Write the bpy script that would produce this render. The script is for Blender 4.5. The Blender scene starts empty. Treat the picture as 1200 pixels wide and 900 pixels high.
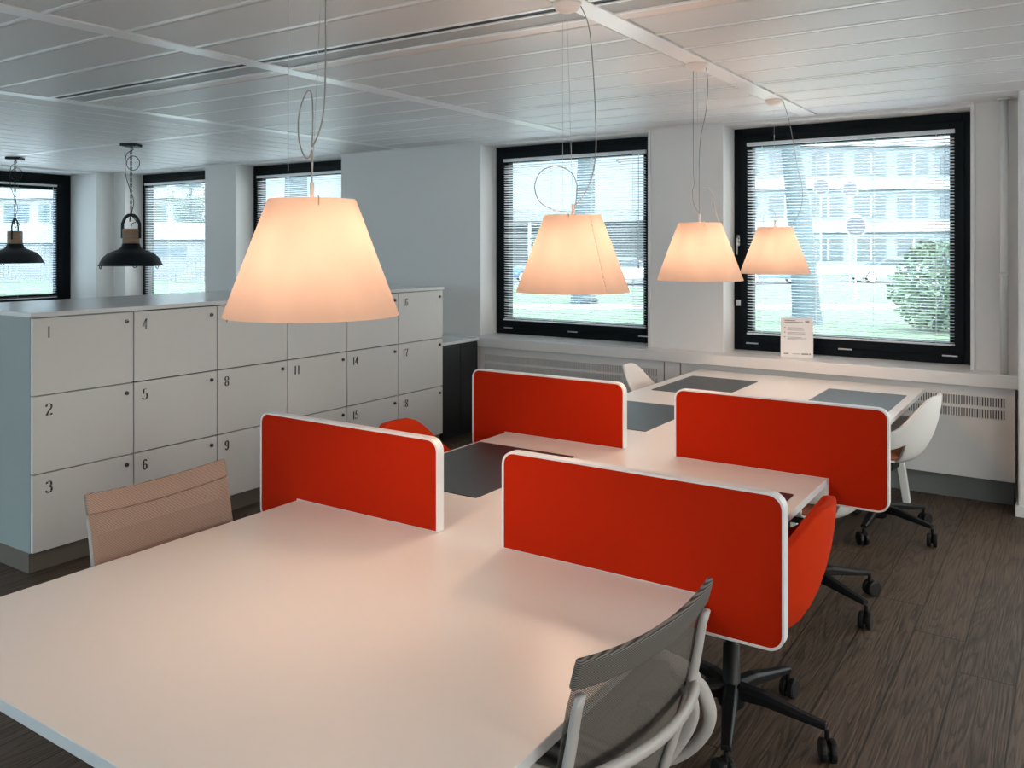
import bpy, bmesh, math, random
from mathutils import Vector, Matrix
random.seed(7)
PI = math.pi
SC = bpy.context.scene
COL = SC.collection
TH = math.radians(33.57)
CT, ST = math.cos(TH), math.sin(TH)
EYE = 1.71
F = 1002.0
CEIL = 2.69

# ------------------------------------------------------------------ materials
def _nt(name):
    m = bpy.data.materials.new(name); m.use_nodes = True
    nt = m.node_tree; nt.nodes.clear()
    out = nt.nodes.new('ShaderNodeOutputMaterial')
    return m, nt, out
def N(nt, t, **kw):
    n = nt.nodes.new('ShaderNode' + t)
    for k, v in kw.items():
        if k.startswith('i_'): n.inputs[k[2:].replace('_', ' ')].default_value = v
        else: setattr(n, k, v)
    return n
def rgba(c): return (c[0], c[1], c[2], 1)
def mat(name, c, rough=.5, metal=0.0, var=.04, scale=20, bump=0.0, bscale=200, spec=.5, sheen=0):
    m, nt, out = _nt(name)
    p = N(nt, 'BsdfPrincipled'); p.inputs['Roughness'].default_value = rough
    p.inputs['Metallic'].default_value = metal
    p.inputs['Specular IOR Level'].default_value = spec
    if sheen: p.inputs['Sheen Weight'].default_value = sheen
    tc = N(nt, 'TexCoord'); no = N(nt, 'TexNoise'); no.inputs['Scale'].default_value = scale
    no.inputs['Detail'].default_value = 3
    nt.links.new(tc.outputs['Object'], no.inputs['Vector'])
    mx = N(nt, 'Mix', data_type='RGBA')
    mx.inputs[6].default_value = rgba([x*(1-var) for x in c]); mx.inputs[7].default_value = rgba([min(1, x*(1+var)) for x in c])
    nt.links.new(no.outputs['Fac'], mx.inputs[0]); nt.links.new(mx.outputs[2], p.inputs['Base Color'])
    if bump:
        n2 = N(nt, 'TexNoise'); n2.inputs['Scale'].default_value = bscale
        nt.links.new(tc.outputs['Object'], n2.inputs['Vector'])
        b = N(nt, 'Bump'); b.inputs['Strength'].default_value = bump; b.inputs['Distance'].default_value = .002
        nt.links.new(n2.outputs['Fac'], b.inputs['Height']); nt.links.new(b.outputs[0], p.inputs['Normal'])
    nt.links.new(p.outputs[0], out.inputs[0])
    return m

def m_glass():
    m, nt, out = _nt('window_glass')
    t = N(nt, 'BsdfTransparent'); t.inputs[0].default_value = (.97, .985, .99, 1)
    g = N(nt, 'BsdfGlossy'); g.inputs['Roughness'].default_value = .01
    lw_ = N(nt, 'LayerWeight'); lw_.inputs[0].default_value = .5
    pw = N(nt, 'Math', operation='POWER'); pw.inputs[1].default_value = 5; nt.links.new(lw_.outputs['Facing'], pw.inputs[0])
    fr = N(nt, 'Math', operation='MULTIPLY_ADD'); fr.inputs[1].default_value = .9; fr.inputs[2].default_value = .025; nt.links.new(pw.outputs[0], fr.inputs[0])
    mx = N(nt, 'MixShader')
    nt.links.new(fr.outputs[0], mx.inputs[0]); nt.links.new(t.outputs[0], mx.inputs[1]); nt.links.new(g.outputs[0], mx.inputs[2])
    nt.links.new(mx.outputs[0], out.inputs[0]); return m

def m_slat():
    m, nt, out = _nt('blind_slat_white')
    d = N(nt, 'BsdfDiffuse'); t = N(nt, 'BsdfTranslucent'); tc = N(nt, 'TexCoord'); no = N(nt, 'TexNoise'); no.inputs['Scale'].default_value = 3
    mx = N(nt, 'Mix', data_type='RGBA'); mx.inputs[6].default_value = (.84, .86, .87, 1); mx.inputs[7].default_value = (.88, .89, .90, 1)
    nt.links.new(tc.outputs['Object'], no.inputs['Vector']); nt.links.new(no.outputs['Fac'], mx.inputs[0])
    nt.links.new(mx.outputs[2], d.inputs[0]); nt.links.new(mx.outputs[2], t.inputs[0])
    a = N(nt, 'MixShader'); a.inputs[0].default_value = .3; nt.links.new(d.outputs[0], a.inputs[1]); nt.links.new(t.outputs[0], a.inputs[2])
    nt.links.new(a.outputs[0], out.inputs[0]); return m
def m_shade():
    m, nt, out = _nt('lampshade_polycarbonate')
    t = N(nt, 'BsdfTranslucent'); d = N(nt, 'BsdfDiffuse'); g = N(nt, 'BsdfGlossy'); g.inputs['Roughness'].default_value = .35
    tc = N(nt, 'TexCoord'); no = N(nt, 'TexNoise'); mp = N(nt, 'Mapping')
    mp.inputs['Scale'].default_value = (9, 9, .8)
    nt.links.new(tc.outputs['Object'], mp.inputs[0]); nt.links.new(mp.outputs[0], no.inputs['Vector'])
    no.inputs['Scale'].default_value = 1.4
    mx = N(nt, 'Mix', data_type='RGBA'); mx.inputs[6].default_value = (.155, .118, .098, 1); mx.inputs[7].default_value = (.245, .19, .155, 1)
    nt.links.new(no.outputs['Fac'], mx.inputs[0]); nt.links.new(mx.outputs[2], t.inputs[0])
    d.inputs[0].default_value = (.62, .47, .38, 1)
    a = N(nt, 'MixShader'); a.inputs[0].default_value = .5
    nt.links.new(t.outputs[0], a.inputs[1]); nt.links.new(d.outputs[0], a.inputs[2])
    b = N(nt, 'MixShader'); b.inputs[0].default_value = .04
    nt.links.new(a.outputs[0], b.inputs[1]); nt.links.new(g.outputs[0], b.inputs[2])
    nt.links.new(b.outputs[0], out.inputs[0]); return m

def m_floor():
    m, nt, out = _nt('dark_oak_planks')
    L = nt.links.new
    p = N(nt, 'BsdfPrincipled'); tc = N(nt, 'TexCoord')
    sep = N(nt, 'SeparateXYZ'); L(tc.outputs['Object'], sep.inputs[0])
    def math_(op, a, b=None):
        n = N(nt, 'Math', operation=op)
        for i, v in enumerate((a, b)):
            if v is None: continue
            if isinstance(v, (int, float)): n.inputs[i].default_value = v
            else: L(v, n.inputs[i])
        return n.outputs[0]
    W = .205
    xs = math_('DIVIDE', sep.outputs[0], W)
    idx = math_('FLOOR', xs)
    fx = math_('SUBTRACT', xs, idx)
    wn = N(nt, 'TexWhiteNoise', noise_dimensions='1D'); L(idx, wn.inputs['W'])
    off = math_('MULTIPLY', wn.outputs['Value'], 7.3)
    ys = math_('DIVIDE', math_('ADD', sep.outputs[1], off), 2.2)
    iy = math_('FLOOR', ys); fy = math_('SUBTRACT', ys, iy)
    wn2 = N(nt, 'TexWhiteNoise', noise_dimensions='2D'); cb = N(nt, 'CombineXYZ'); L(idx, cb.inputs[0]); L(iy, cb.inputs[1]); L(cb.outputs[0], wn2.inputs['Vector'])
    # grain coordinates, offset per plank
    cx = math_('ADD', math_('MULTIPLY', sep.outputs[0], 1.0), math_('MULTIPLY', wn2.outputs['Value'], 31.0))
    cy = math_('ADD', math_('MULTIPLY', sep.outputs[1], .075), math_('MULTIPLY', wn2.outputs['Value'], 17.0))
    c2 = N(nt, 'CombineXYZ'); L(cx, c2.inputs[0]); L(cy, c2.inputs[1])
    no = N(nt, 'TexNoise'); no.inputs['Scale'].default_value = 6.5; no.inputs['Detail'].default_value = 2.2; no.inputs['Distortion'].default_value = .2
    L(c2.outputs[0], no.inputs['Vector'])
    rings = math_('MULTIPLY', no.outputs['Fac'], 22.0)
    fr = math_('FRACT', rings)
    rg = N(nt, 'ValToRGB'); L(fr, rg.inputs[0])
    e = rg.color_ramp.elements; e[0].position = 0; e[0].color = (0, 0, 0, 1); e[1].position = .5; e[1].color = (1, 1, 1, 1)
    x = e.new(1.0); x.color = (.75, .75, .75, 1)
    fine = N(nt, 'TexNoise'); fine.inputs['Scale'].default_value = 60; mp = N(nt, 'Mapping'); mp.inputs['Scale'].default_value = (2.6, .07, 1)
    L(tc.outputs['Object'], mp.inputs[0]); L(mp.outputs[0], fine.inputs['Vector']); fine.inputs['Detail'].default_value = 4
    g = math_('MULTIPLY', math_('ADD', math_('MULTIPLY', rg.outputs[0], .62), .32), math_('MULTIPLY', math_('POWER', fine.outputs['Fac'], 1.6), 3.0))
    tone = math_('ADD', math_('MULTIPLY', wn2.outputs['Value'], .35), .8)
    g = math_('MULTIPLY', g, tone)
    edge = math_('MINIMUM', math_('MINIMUM', fx, math_('SUBTRACT', 1.0, fx)), math_('MULTIPLY', math_('MINIMUM', fy, math_('SUBTRACT', 1.0, fy)), 10.0))
    gap = math_('GREATER_THAN', edge, .016)
    g2 = math_('MULTIPLY', g, math_('ADD', math_('MULTIPLY', gap, .85), .15))
    mx = N(nt, 'Mix', data_type='RGBA'); mx.inputs[6].default_value = (.010, .006, .004, 1); mx.inputs[7].default_value = FLOORC
    L(g2, mx.inputs[0]); L(mx.outputs[2], p.inputs['Base Color'])
    b = N(nt, 'Bump'); b.inputs['Strength'].default_value = .35; b.inputs['Distance'].default_value = .003
    L(g2, b.inputs['Height']); L(b.outputs[0], p.inputs['Normal'])
    p.inputs['Roughness'].default_value = .52; p.inputs['Specular IOR Level'].default_value = .3
    L(p.outputs[0], out.inputs[0]); return m
FLOORC = (.105, .070, .048, 1)

def m_weave(name, ca, cb, cover, sx=520, axis='Z'):
    """woven mesh fabric: threads with see-through gaps"""
    m, nt, out = _nt(name); L = nt.links.new
    tc = N(nt, 'TexCoord')
    w = N(nt, 'TexWave', wave_type='BANDS', bands_direction=axis); w.inputs['Scale'].default_value = sx/6.283*1.0
    L(tc.outputs['Object'], w.inputs['Vector'])
    w2 = N(nt, 'TexWave', wave_type='BANDS', bands_direction='Y'); w2.inputs['Scale'].default_value = sx/6.283
    L(tc.outputs['Object'], w2.inputs['Vector'])
    mx = N(nt, 'Mix', data_type='RGBA'); mx.inputs[6].default_value = rgba(ca); mx.inputs[7].default_value = rgba(cb)
    L(w.outputs['Fac'], mx.inputs[0])
    p = N(nt, 'BsdfPrincipled'); p.inputs['Roughness'].default_value = .8; L(mx.outputs[2], p.inputs['Base Color'])
    t = N(nt, 'BsdfTransparent')
    mu = N(nt, 'Math', operation='MULTIPLY'); L(w.outputs['Fac'], mu.inputs[0]); L(w2.outputs['Fac'], mu.inputs[1])
    gt = N(nt, 'Math', operation='GREATER_THAN'); L(mu.outputs[0], gt.inputs[0]); gt.inputs[1].default_value = cover
    ms = N(nt, 'MixShader'); L(gt.outputs[0], ms.inputs[0]); L(p.outputs[0], ms.inputs[1]); L(t.outputs[0], ms.inputs[2])
    L(ms.outputs[0], out.inputs[0]); return m

def m_perf():
    m, nt, out = _nt('perforated_steel'); L = nt.links.new
    tc = N(nt, 'TexCoord'); v = N(nt, 'TexVoronoi'); v.inputs['Scale'].default_value = 110; v.inputs['Randomness'].default_value = 0
    L(tc.outputs['Object'], v.inputs['Vector'])
    gt = N(nt, 'Math', operation='GREATER_THAN'); gt.inputs[1].default_value = .32; L(v.outputs['Distance'], gt.inputs[0])
    mx = N(nt, 'Mix', data_type='RGBA'); mx.inputs[6].default_value = (.05, .05, .05, 1); mx.inputs[7].default_value = (.42, .43, .42, 1)
    L(gt.outputs[0], mx.inputs[0])
    p = N(nt, 'BsdfPrincipled'); p.inputs['Roughness'].default_value = .45; L(mx.outputs[2], p.inputs['Base Color'])
    L(p.outputs[0], out.inputs[0]); return m

def m_wood():
    m, nt, out = _nt('lamp_neck_wood'); L = nt.links.new
    tc = N(nt, 'TexCoord'); mp = N(nt, 'Mapping'); mp.inputs['Scale'].default_value = (4, 4, 40)
    no = N(nt, 'TexNoise'); no.inputs['Scale'].default_value = 1.6
    L(tc.outputs['Object'], mp.inputs[0]); L(mp.outputs[0], no.inputs['Vector'])
    mx = N(nt, 'Mix', data_type='RGBA'); mx.inputs[6].default_value = (.10, .055, .035, 1); mx.inputs[7].default_value = (.42, .27, .17, 1)
    L(no.outputs['Fac'], mx.inputs[0]); p = N(nt, 'BsdfPrincipled'); p.inputs['Roughness'].default_value = .6
    L(mx.outputs[2], p.inputs['Base Color']); L(p.outputs[0], out.inputs[0]); return m

M = dict(
    wall=mat('wall_paint', (.75, .745, .73), .85, var=.015, scale=3, bump=.15, bscale=120),
    wallrough=mat('wall_pier_plaster', (.74, .735, .725), .85, var=.03, scale=40, bump=.6, bscale=90),
    ceil=mat('ceiling_panel', (.71, .705, .695), .45, var=.01, spec=.4),
    ceilgap=mat('ceiling_void', (.05, .05, .05), .9),
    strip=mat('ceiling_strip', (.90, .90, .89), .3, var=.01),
    floor=m_floor(),
    black=mat('window_frame_black', (.003, .006, .008), .4, var=.1, spec=.12),
    sill=mat('sill_white', (.72, .715, .70), .32, var=.01),
    cover=mat('convector_white', (.70, .695, .68), .4, var=.01),
    slot=mat('slot_dark', (.03, .035, .035), .8),
    plinth=mat('plinth_grey', (.16, .17, .165), .6),
    locker=mat('locker_white', (.66, .65, .625), .45, var=.012),
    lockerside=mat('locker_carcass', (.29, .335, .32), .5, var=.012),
    lgap=mat('locker_shadow_gap', (.05, .05, .05), .8),
    ltop=mat('locker_top', (.68, .69, .69), .2, var=.01),
    lplinth=mat('locker_plinth', (.13, .11, .09), .5),
    ink=mat('number_ink', (.02, .02, .02), .5),
    inkfaint=mat('number_ink_glare', (.22, .22, .21), .3),  # top-row numbers painted paler for the reflection on the doors
    chrome=mat('chrome', (.5, .5, .5), .2, 1.0),
    lock=mat('lock_dark', (.02, .02, .02), .3),
    table=mat('table_white', (.71, .69, .655), .33, var=.008, spec=.45),
    tedge=mat('table_edge', (.60, .61, .61), .45),
    tleg=mat('table_leg_white', (.72, .72, .70), .4),
    red=mat('screen_felt_red', (.42, .016, .001), .9, var=.06, scale=400, bump=.3, bscale=900, spec=.1),
    sframe=mat('screen_frame_white', (.74, .73, .72), .35, var=.01),
    pad=mat('desk_pad_charcoal', (.020, .025, .029), .34, var=.1, scale=60, bump=.4, bscale=700, spec=.6),
    redchair=mat('red_upholstery', (.52, .030, .003), .8, var=.05, scale=300, bump=.3, bscale=900, spec=.12),
    whiteshell=mat('white_shell_plastic', (.74, .74, .72), .35, var=.01),
    brownpad=mat('rust_brown_cushion', (.30, .09, .045), .8, bump=.3),
    blackpl=mat('black_plastic', (.005, .0055, .006), .45, spec=.25),
    rubber=mat('caster_rubber', (.006, .006, .006), .5, spec=.25),
    greyring=mat('caster_trim_grey', (.012, .012, .012), .4, spec=.3),
    cframe=mat('chair_frame_light_grey', (.40, .38, .365), .4, var=.02),
    meshA=m_weave('mesh_fabric_grey', (.035, .032, .028), (.24, .215, .185), .50),
    meshB=m_weave('mesh_fabric_taupe', (.10, .068, .052), (.36, .275, .225), .85),
    band=m_weave('mesh_band_dark', (.016, .015, .014), (.20, .185, .165), 2.0),
    bandB=m_weave('mesh_band_taupe', (.10, .068, .052), (.36, .275, .225), 2.0),
    shade=m_shade(), rose=mat('ceiling_rose_white', (.80, .72, .67), .4),
    cord=mat('lamp_cord_grey', (.30, .28, .26), .5), wire=mat('steel_wire', (.6, .6, .6), .3, 1.0),
    conn=mat('cord_connector', (.55, .45, .38), .5),
    iron=mat('pendant_black_metal', (.004, .006, .009), .45, var=.1, spec=.25), wood=m_wood(),
    inner=mat('pendant_inside_white', (.7, .7, .68), .5),
    perf=m_perf(), pipe=mat('pipe_white', (.70, .70, .68), .35, var=.01),
    slat=m_slat(), cordw=mat('blind_cord', (.7, .7, .7), .6),
    glass=m_glass(), paper=mat('paper', (.80, .79, .78), .6, var=.005), print=mat('print_grey', (.22, .22, .22), .7),
    acr=mat('sign_holder', (.7, .7, .72), .15),
    cab=mat('cabinet_black', (.010, .011, .012), .5), 
    grass=mat('lawn_grass', (.060, .100, .058), .95, var=.35, scale=1.1),
    asphalt=mat('asphalt', (.07, .078, .088), .9, var=.1), paving=mat('paving', (.13, .135, .14), .9, var=.1),
    bounce_ground=mat('bounce_ground_grey', (.40, .42, .44), .9, var=.06, scale=3),
    bark=mat('bark', (.035, .06, .072), .95, var=.3, scale=4), leaf=mat('leaf', (.045, .085, .045), .8, var=.4, scale=6),
    bld=mat('building_render', (.11, .16, .19), .8), bld2=mat('building_brick_pale', (.15, .165, .175), .8),
    bwin=mat('building_window', (.03, .06, .08), .25), broof=mat('shed_roof', (.10, .12, .13), .8),
    bwood=mat('shed_boards', (.10, .12, .135), .8, var=.2), carp=mat('car_paint_silver', (.45, .47, .50), .25, .3),
    card=mat('car_paint_blue', (.06, .12, .25), .25, .1), cargl=mat('car_glass', (.03, .05, .06), .1),
    sign=mat('sign_back_grey', (.03, .04, .06), .5), signrim=mat('sign_rim_white', (.26, .29, .31), .5),
    backwall=mat('room_side_paint', (.70, .69, .67), .85),
)

# ------------------------------------------------------------------ mesh helpers
def link(name, bm, m, parent=None, smooth=False, loc=None, mods=None):
    bmesh.ops.recalc_face_normals(bm, faces=bm.faces[:])
    me = bpy.data.meshes.new(name); bm.to_mesh(me); bm.free()
    for mm in (m if isinstance(m, (list, tuple)) else [m]): me.materials.append(mm)
    if smooth: me.shade_smooth()
    o = bpy.data.objects.new(name, me); COL.objects.link(o)
    if parent: o.parent = parent
    if loc: o.location = loc
    return o
def thing(name, label, cat, loc=(0, 0, 0), rz=0, group=None):
    o = bpy.data.objects.new(name, None); COL.objects.link(o); o.empty_display_size = .1
    o.location = loc; o.rotation_euler = (0, 0, rz); return tag(o, label, cat, group)
def tag(o, label, cat, group=None):
    o['label'] = label; o['category'] = cat
    if group: o['group'] = group
    return o
def struct(o): o['kind'] = 'structure'; return o
def dup(root, loc, rz=None, label=None):
    r = root.copy(); COL.objects.link(r); r.location = loc
    if rz is not None: r.rotation_euler = (0, 0, rz)
    if label: r['label'] = label
    for ch in list(root.children):
        c = ch.copy(); COL.objects.link(c); c.parent = r
        for g in list(ch.children):
            d = g.copy(); COL.objects.link(d); d.parent = c
    return r
def box(bm, x0, x1, y0, y1, z0, z1, mi=0):
    vs = [bm.verts.new(p) for p in ((x0,y0,z0),(x1,y0,z0),(x1,y1,z0),(x0,y1,z0),(x0,y0,z1),(x1,y0,z1),(x1,y1,z1),(x0,y1,z1))]
    for q in ((0,3,2,1),(4,5,6,7),(0,1,5,4),(1,2,6,5),(2,3,7,6),(3,0,4,7)):
        f = bm.faces.new([vs[i] for i in q]); f.material_index = mi
    return vs
def bev(o, w=.004, seg=2, ang=35):
    b = o.modifiers.new('bevel', 'BEVEL'); b.width = w; b.segments = seg; b.limit_method = 'ANGLE'; b.angle_limit = math.radians(ang)
    return o
def B(name, x0, x1, y0, y1, z0, z1, m, parent=None, bw=.003):
    bm = bmesh.new(); box(bm, x0, x1, y0, y1, z0, z1); o = link(name, bm, m, parent)
    if bw: bev(o, bw)
    return o
def spline(pts, n=8):
    P = [Vector(p) for p in pts]; out = []
    for i in range(len(P)-1):
        a = P[max(i-1, 0)]; b = P[i]; c = P[i+1]; d = P[min(i+2, len(P)-1)]
        for k in range(n):
            t = k/n
            out.append(.5*((2*b)+(-a+c)*t+(2*a-5*b+4*c-d)*t*t+(-a+3*b-3*c+d)*t*t*t))
    out.append(P[-1]); return out
def tube(bm, pts, r, seg=8, smoothn=0, flat=None, mi=0):
    """tube along points; r number or list; flat=(a,b) scales of the section"""
    if smoothn: 
        n0 = len(pts)
        if isinstance(r, (list, tuple)):
            rr = []
            for i in range(n0-1):
                for k in range(smoothn): rr.append(r[i]+(r[i+1]-r[i])*k/smoothn)
            r = rr+[r[-1]]
        pts = spline(pts, smoothn)
    P = [Vector(p) for p in pts]; rings = []
    t0 = (P[1]-P[0]).normalized()
    up = Vector((0, 0, 1)) if abs(t0.z) < .9 else Vector((1, 0, 0))
    nrm = t0.cross(up).normalized()
    for i, p in enumerate(P):
        a = P[max(i-1, 0)]; b = P[min(i+1, len(P)-1)]
        t = (b-a)
        t = t.normalized() if t.length > 1e-9 else t0
        nrm = (nrm-t*nrm.dot(t)); nrm = nrm.normalized() if nrm.length > 1e-6 else t.orthogonal().normalized()
        bi = t.cross(nrm)
        ri = r[i] if isinstance(r, (list, tuple)) else r
        fa, fb = flat or (1, 1)
        rings.append([bm.verts.new(p+nrm*math.cos(2*PI*k/seg)*ri*fa+bi*math.sin(2*PI*k/seg)*ri*fb) for k in range(seg)])
    for i in range(len(rings)-1):
        for k in range(seg):
            f = bm.faces.new((rings[i][k], rings[i][(k+1) % seg], rings[i+1][(k+1) % seg], rings[i+1][k])); f.material_index = mi
    bm.faces.new(rings[0][::-1]).material_index = mi; bm.faces.new(rings[-1]).material_index = mi
def lathe(bm, prof, seg=32, c=(0, 0, 0), closed=False, mi=0):
    rings = []
    for (r, z) in prof:
        if r < 1e-6: rings.append([bm.verts.new((c[0], c[1], c[2]+z))])
        else: rings.append([bm.verts.new((c[0]+r*math.cos(2*PI*k/seg), c[1]+r*math.sin(2*PI*k/seg), c[2]+z)) for k in range(seg)])
    idx = list(range(len(rings)-1))
    for i in idx:
        a, b = rings[i], rings[i+1]
        for k in range(seg):
            k2 = (k+1) % seg
            vs = [a[k % len(a)], a[k2 % len(a)], b[k2 % len(b)], b[k % len(b)]]
            u = []
            for v in vs:
                if v not in u: u.append(v)
            if len(u) > 2: bm.faces.new(u).material_index = mi
def wheel(bm, c, ax, r, w, seg=20, mi=0, hub=None):
    """short cylinder with rounded rim, axis ax"""
    ax = Vector(ax).normalized(); u = ax.orthogonal().normalized(); v = ax.cross(u); c = Vector(c)
    prof = [(0, -w/2), (r*.8, -w/2), (r*.97, -w*.36), (r, -w*.15), (r, w*.15), (r*.97, w*.36), (r*.8, w/2), (0, w/2)]
    rings = []
    for (rr, h) in prof:
        if rr == 0: rings.append([bm.verts.new(c+ax*h)])
        else: rings.append([bm.verts.new(c+ax*h+(u*math.cos(2*PI*k/seg)+v*math.sin(2*PI*k/seg))*rr) for k in range(seg)])
    for i in range(len(rings)-1):
        a, b = rings[i], rings[i+1]
        for k in range(seg):
            vs = []
            for q in (a[k % len(a)], a[(k+1) % seg % len(a)], b[(k+1) % seg % len(b)], b[k % len(b)]):
                if q not in vs: vs.append(q)
            if len(vs) > 2:
                f = bm.faces.new(vs); f.material_index = hub if (hub is not None and i in (0, 6)) else mi
def prism(bm, poly, axis, a, b, mi=0):
    """extrude 2-D polygon; axis 'y': poly=(x,z); 'x': poly=(y,z); 'z': poly=(x,y)"""
    def P(p, t): return {'y': (p[0], t, p[1]), 'x': (t, p[0], p[1]), 'z': (p[0], p[1], t)}[axis]
    A = [bm.verts.new(P(p, a)) for p in poly]; Bv = [bm.verts.new(P(p, b)) for p in poly]; n = len(poly)
    bm.faces.new(A).material_index = mi; bm.faces.new(Bv[::-1]).material_index = mi
    for i in range(n): bm.faces.new((A[i], Bv[i], Bv[(i+1) % n], A[(i+1) % n])).material_index = mi
def at(u, d, z=0):
    """ground position seen at horizontal angle of u (1200-wide frame) and depth d"""
    l = d*(u-600)/F
    return Vector((l*CT-d*ST, l*ST+d*CT, z))

# ------------------------------------------------------------------ room shell
YW, YG = 6.61, 6.87         # wall face, window plane
XL = -10.81                 # left wall face
XR, YB = 3.4, -3.2          # right and back walls (behind the camera)
WT = 2.665; WB = .86
OP = [(-2.366, -.618), (-4.745, -3.012), (-8.303, -6.578), (-10.55, -8.875)]   # window openings, right to left
EXTRA = (.25, 2.6)          # window past the pipes, out of frame
bm = bmesh.new()
ops = sorted(OP+[EXTRA])
x = XL-.8
for (a, b) in ops:
    box(bm, x, a, YW, 7.02, WB-.005, CEIL+.1); x = b
box(bm, x, XR+.3, YW, 7.02, WB-.005, CEIL+.1)
for (a, b) in ops: box(bm, a, b, YW, 7.02, WT, CEIL+.1)
box(bm, XL-.8, XR+.3, YW, 7.02, 0, WB-.005)
struct(link('wall_north', bm, M['wall']))
# left wall with window
WY0, WY1 = 4.55, 6.37
bm = bmesh.new()
box(bm, XL-.85, XL, WY1, YW, 0, CEIL+.1); 
lw = [(-2.4, -.6), (0.0, 1.8), (2.3, 4.1)]
y = YB-.3
for (a, b) in lw+[(WY0, WY1)]:
    box(bm, XL-.85, XL, y, a, 0, CEIL+.1); box(bm, XL-.85, XL, a, b, 0, WB); box(bm, XL-.85, XL, a, b, WT, CEIL+.1); y = b
struct(link('wall_west', bm, M['wall']))
# right wall; unseen window openings added to let in fill light
bm = bmesh.new(); y = YB-.3
rw = [(-2.6, -.7), (.1, 2.2), (3.0, 5.1)]
for (a, b) in rw:
    box(bm, XR, XR+.3, y, a, 0, CEIL+.1); box(bm, XR, XR+.3, a, b, 0, WB); box(bm, XR, XR+.3, a, b, WT, CEIL+.1); y = b
box(bm, XR, XR+.3, y, 7.02, 0, CEIL+.1)
struct(link('wall_east', bm, M['backwall']))
bm = bmesh.new(); x = XL-.85
bw = [(-9.6, -7.2), (-6.4, -4.0), (-3.2, -.8)]  # unseen windows added to fill the back-left of the room with daylight
for (a, b) in bw:
    box(bm, x, a, YB-.3, YB, 0, CEIL+.1); box(bm, a, b, YB-.3, YB, 0, WB); box(bm, a, b, YB-.3, YB, WT, CEIL+.1); x = b
box(bm, x, XR, YB-.3, YB, 0, CEIL+.1)
struct(link('wall_south', bm, M['backwall']))
bm = bmesh.new(); box(bm, XL-.85, XR+.3, YB-.3, 7.02, -.12, 0)
struct(link('floor', bm, M['floor']))

# ceiling: metal panels with shadow gaps, panels along X right of the third strip, along Y left of it
bm = bmesh.new()
def cpanel(x0, x1, y0, y1):
    g = .004
    x0 += g; x1 -= g; y0 += g; y1 -= g
    if x1-x0 < .01 or y1-y0 < .01: return
    e = .010; z = CEIL
    lo = [(x0+e, y0+e, z), (x1-e, y0+e, z), (x1-e, y1-e, z), (x0+e, y1-e, z)]
    hi = [(x0, y0, z+.012), (x1, y0, z+.012), (x1, y1, z+.012), (x0, y1, z+.012)]
    A = [bm.verts.new(p) for p in lo]; C = [bm.verts.new(p) for p in hi]
    bm.faces.new(A)
    for i in range(4): bm.faces.new((A[i], A[(i+1) % 4], C[(i+1) % 4], C[i]))
    w = .012
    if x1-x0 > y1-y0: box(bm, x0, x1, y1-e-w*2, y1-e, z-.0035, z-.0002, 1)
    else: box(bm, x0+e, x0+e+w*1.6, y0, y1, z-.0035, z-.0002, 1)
SX = [.32, -1.70, -3.70, -5.72]
VY0, VY1 = 3.045, 3.365
ycuts = [-3.2]; y = 3.045
back = []
while y > -3.2: back.append(y); y -= .372
ycuts = [-3.2]+sorted(back)
fwd = [3.365, 3.70, 4.03, 4.41, 4.79, 5.13, 5.19, 5.55, 5.90, 6.25, 6.61]
xs = [XR, .32+.06, .32-.06, -1.70+.06, -1.70-.06, -3.70+.06, -3.70-.06, -5.72+.06]
for i in range(0, len(xs), 2):
    x1, x0 = xs[i], xs[i+1]
    for cuts in (ycuts, fwd):
        for a, b in zip(cuts[:-1], cuts[1:]): cpanel(x0, x1, a, b)
yb = [YB, .72, 4.72, 4.80, 6.61]
for (ya, yc) in ((-3.2, .68), (.76, 4.72), (4.80, 6.61)):
    x = -5.72-.06
    while x > XL:
        cpanel(max(x-.30, XL), x, ya, yc); x -= .30
box(bm, XL-.85, XR+.3, YB-.3, 7.02, CEIL+.10, CEIL+.14)
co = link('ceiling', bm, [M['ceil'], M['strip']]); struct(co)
bm = bmesh.new(); box(bm, XL, XR, YB, YW, CEIL+.04, CEIL+.06)
struct(link('ceiling_backing', bm, M['ceilgap']))
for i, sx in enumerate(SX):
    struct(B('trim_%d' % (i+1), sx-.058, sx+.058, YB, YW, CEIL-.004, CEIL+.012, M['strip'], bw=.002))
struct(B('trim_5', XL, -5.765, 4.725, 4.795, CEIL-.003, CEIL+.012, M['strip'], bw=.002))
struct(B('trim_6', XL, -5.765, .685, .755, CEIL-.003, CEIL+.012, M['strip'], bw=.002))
# air vent strip: slot, perforated panel, rails
for i, (a, b, lab) in enumerate(((SX[1]+.045, SX[0]-.045, 'right-hand grey perforated air vent strip in the ceiling, above the table edge'),
                            (SX[2]+.045, SX[1]-.045, 'middle grey perforated ceiling air vent strip, between the two central ceiling strips'),
                            (SX[3]+.045, SX[2]+.045-.09, 'left-hand grey perforated ceiling air vent strip, ending above the lockers'))):
    t = thing('air_vent', lab, 'air vent', ((a+b)/2, (VY0+VY1)/2, CEIL), 0, 'perforated ceiling air vents')
    h = (b-a)/2
    B('perforated_panel', -h, h, -.105, .045, .004, .014, M['perf'], t, 0)
    B('slot_black_face', -h, h, -.168, -.124, .001, .006, M['black'], t, 0)  # flush black face paints the darkness inside the slot
    B('rail', -h, h, -.124, -.106, -.004, .014, M['strip'], t, .002)
    B('rail', -h, h, .046, .062, -.004, .014, M['strip'], t, .002)
    B('cover_strip', -h, h, .072, .152, .0, .012, M['rose'], t, .002)

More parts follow.
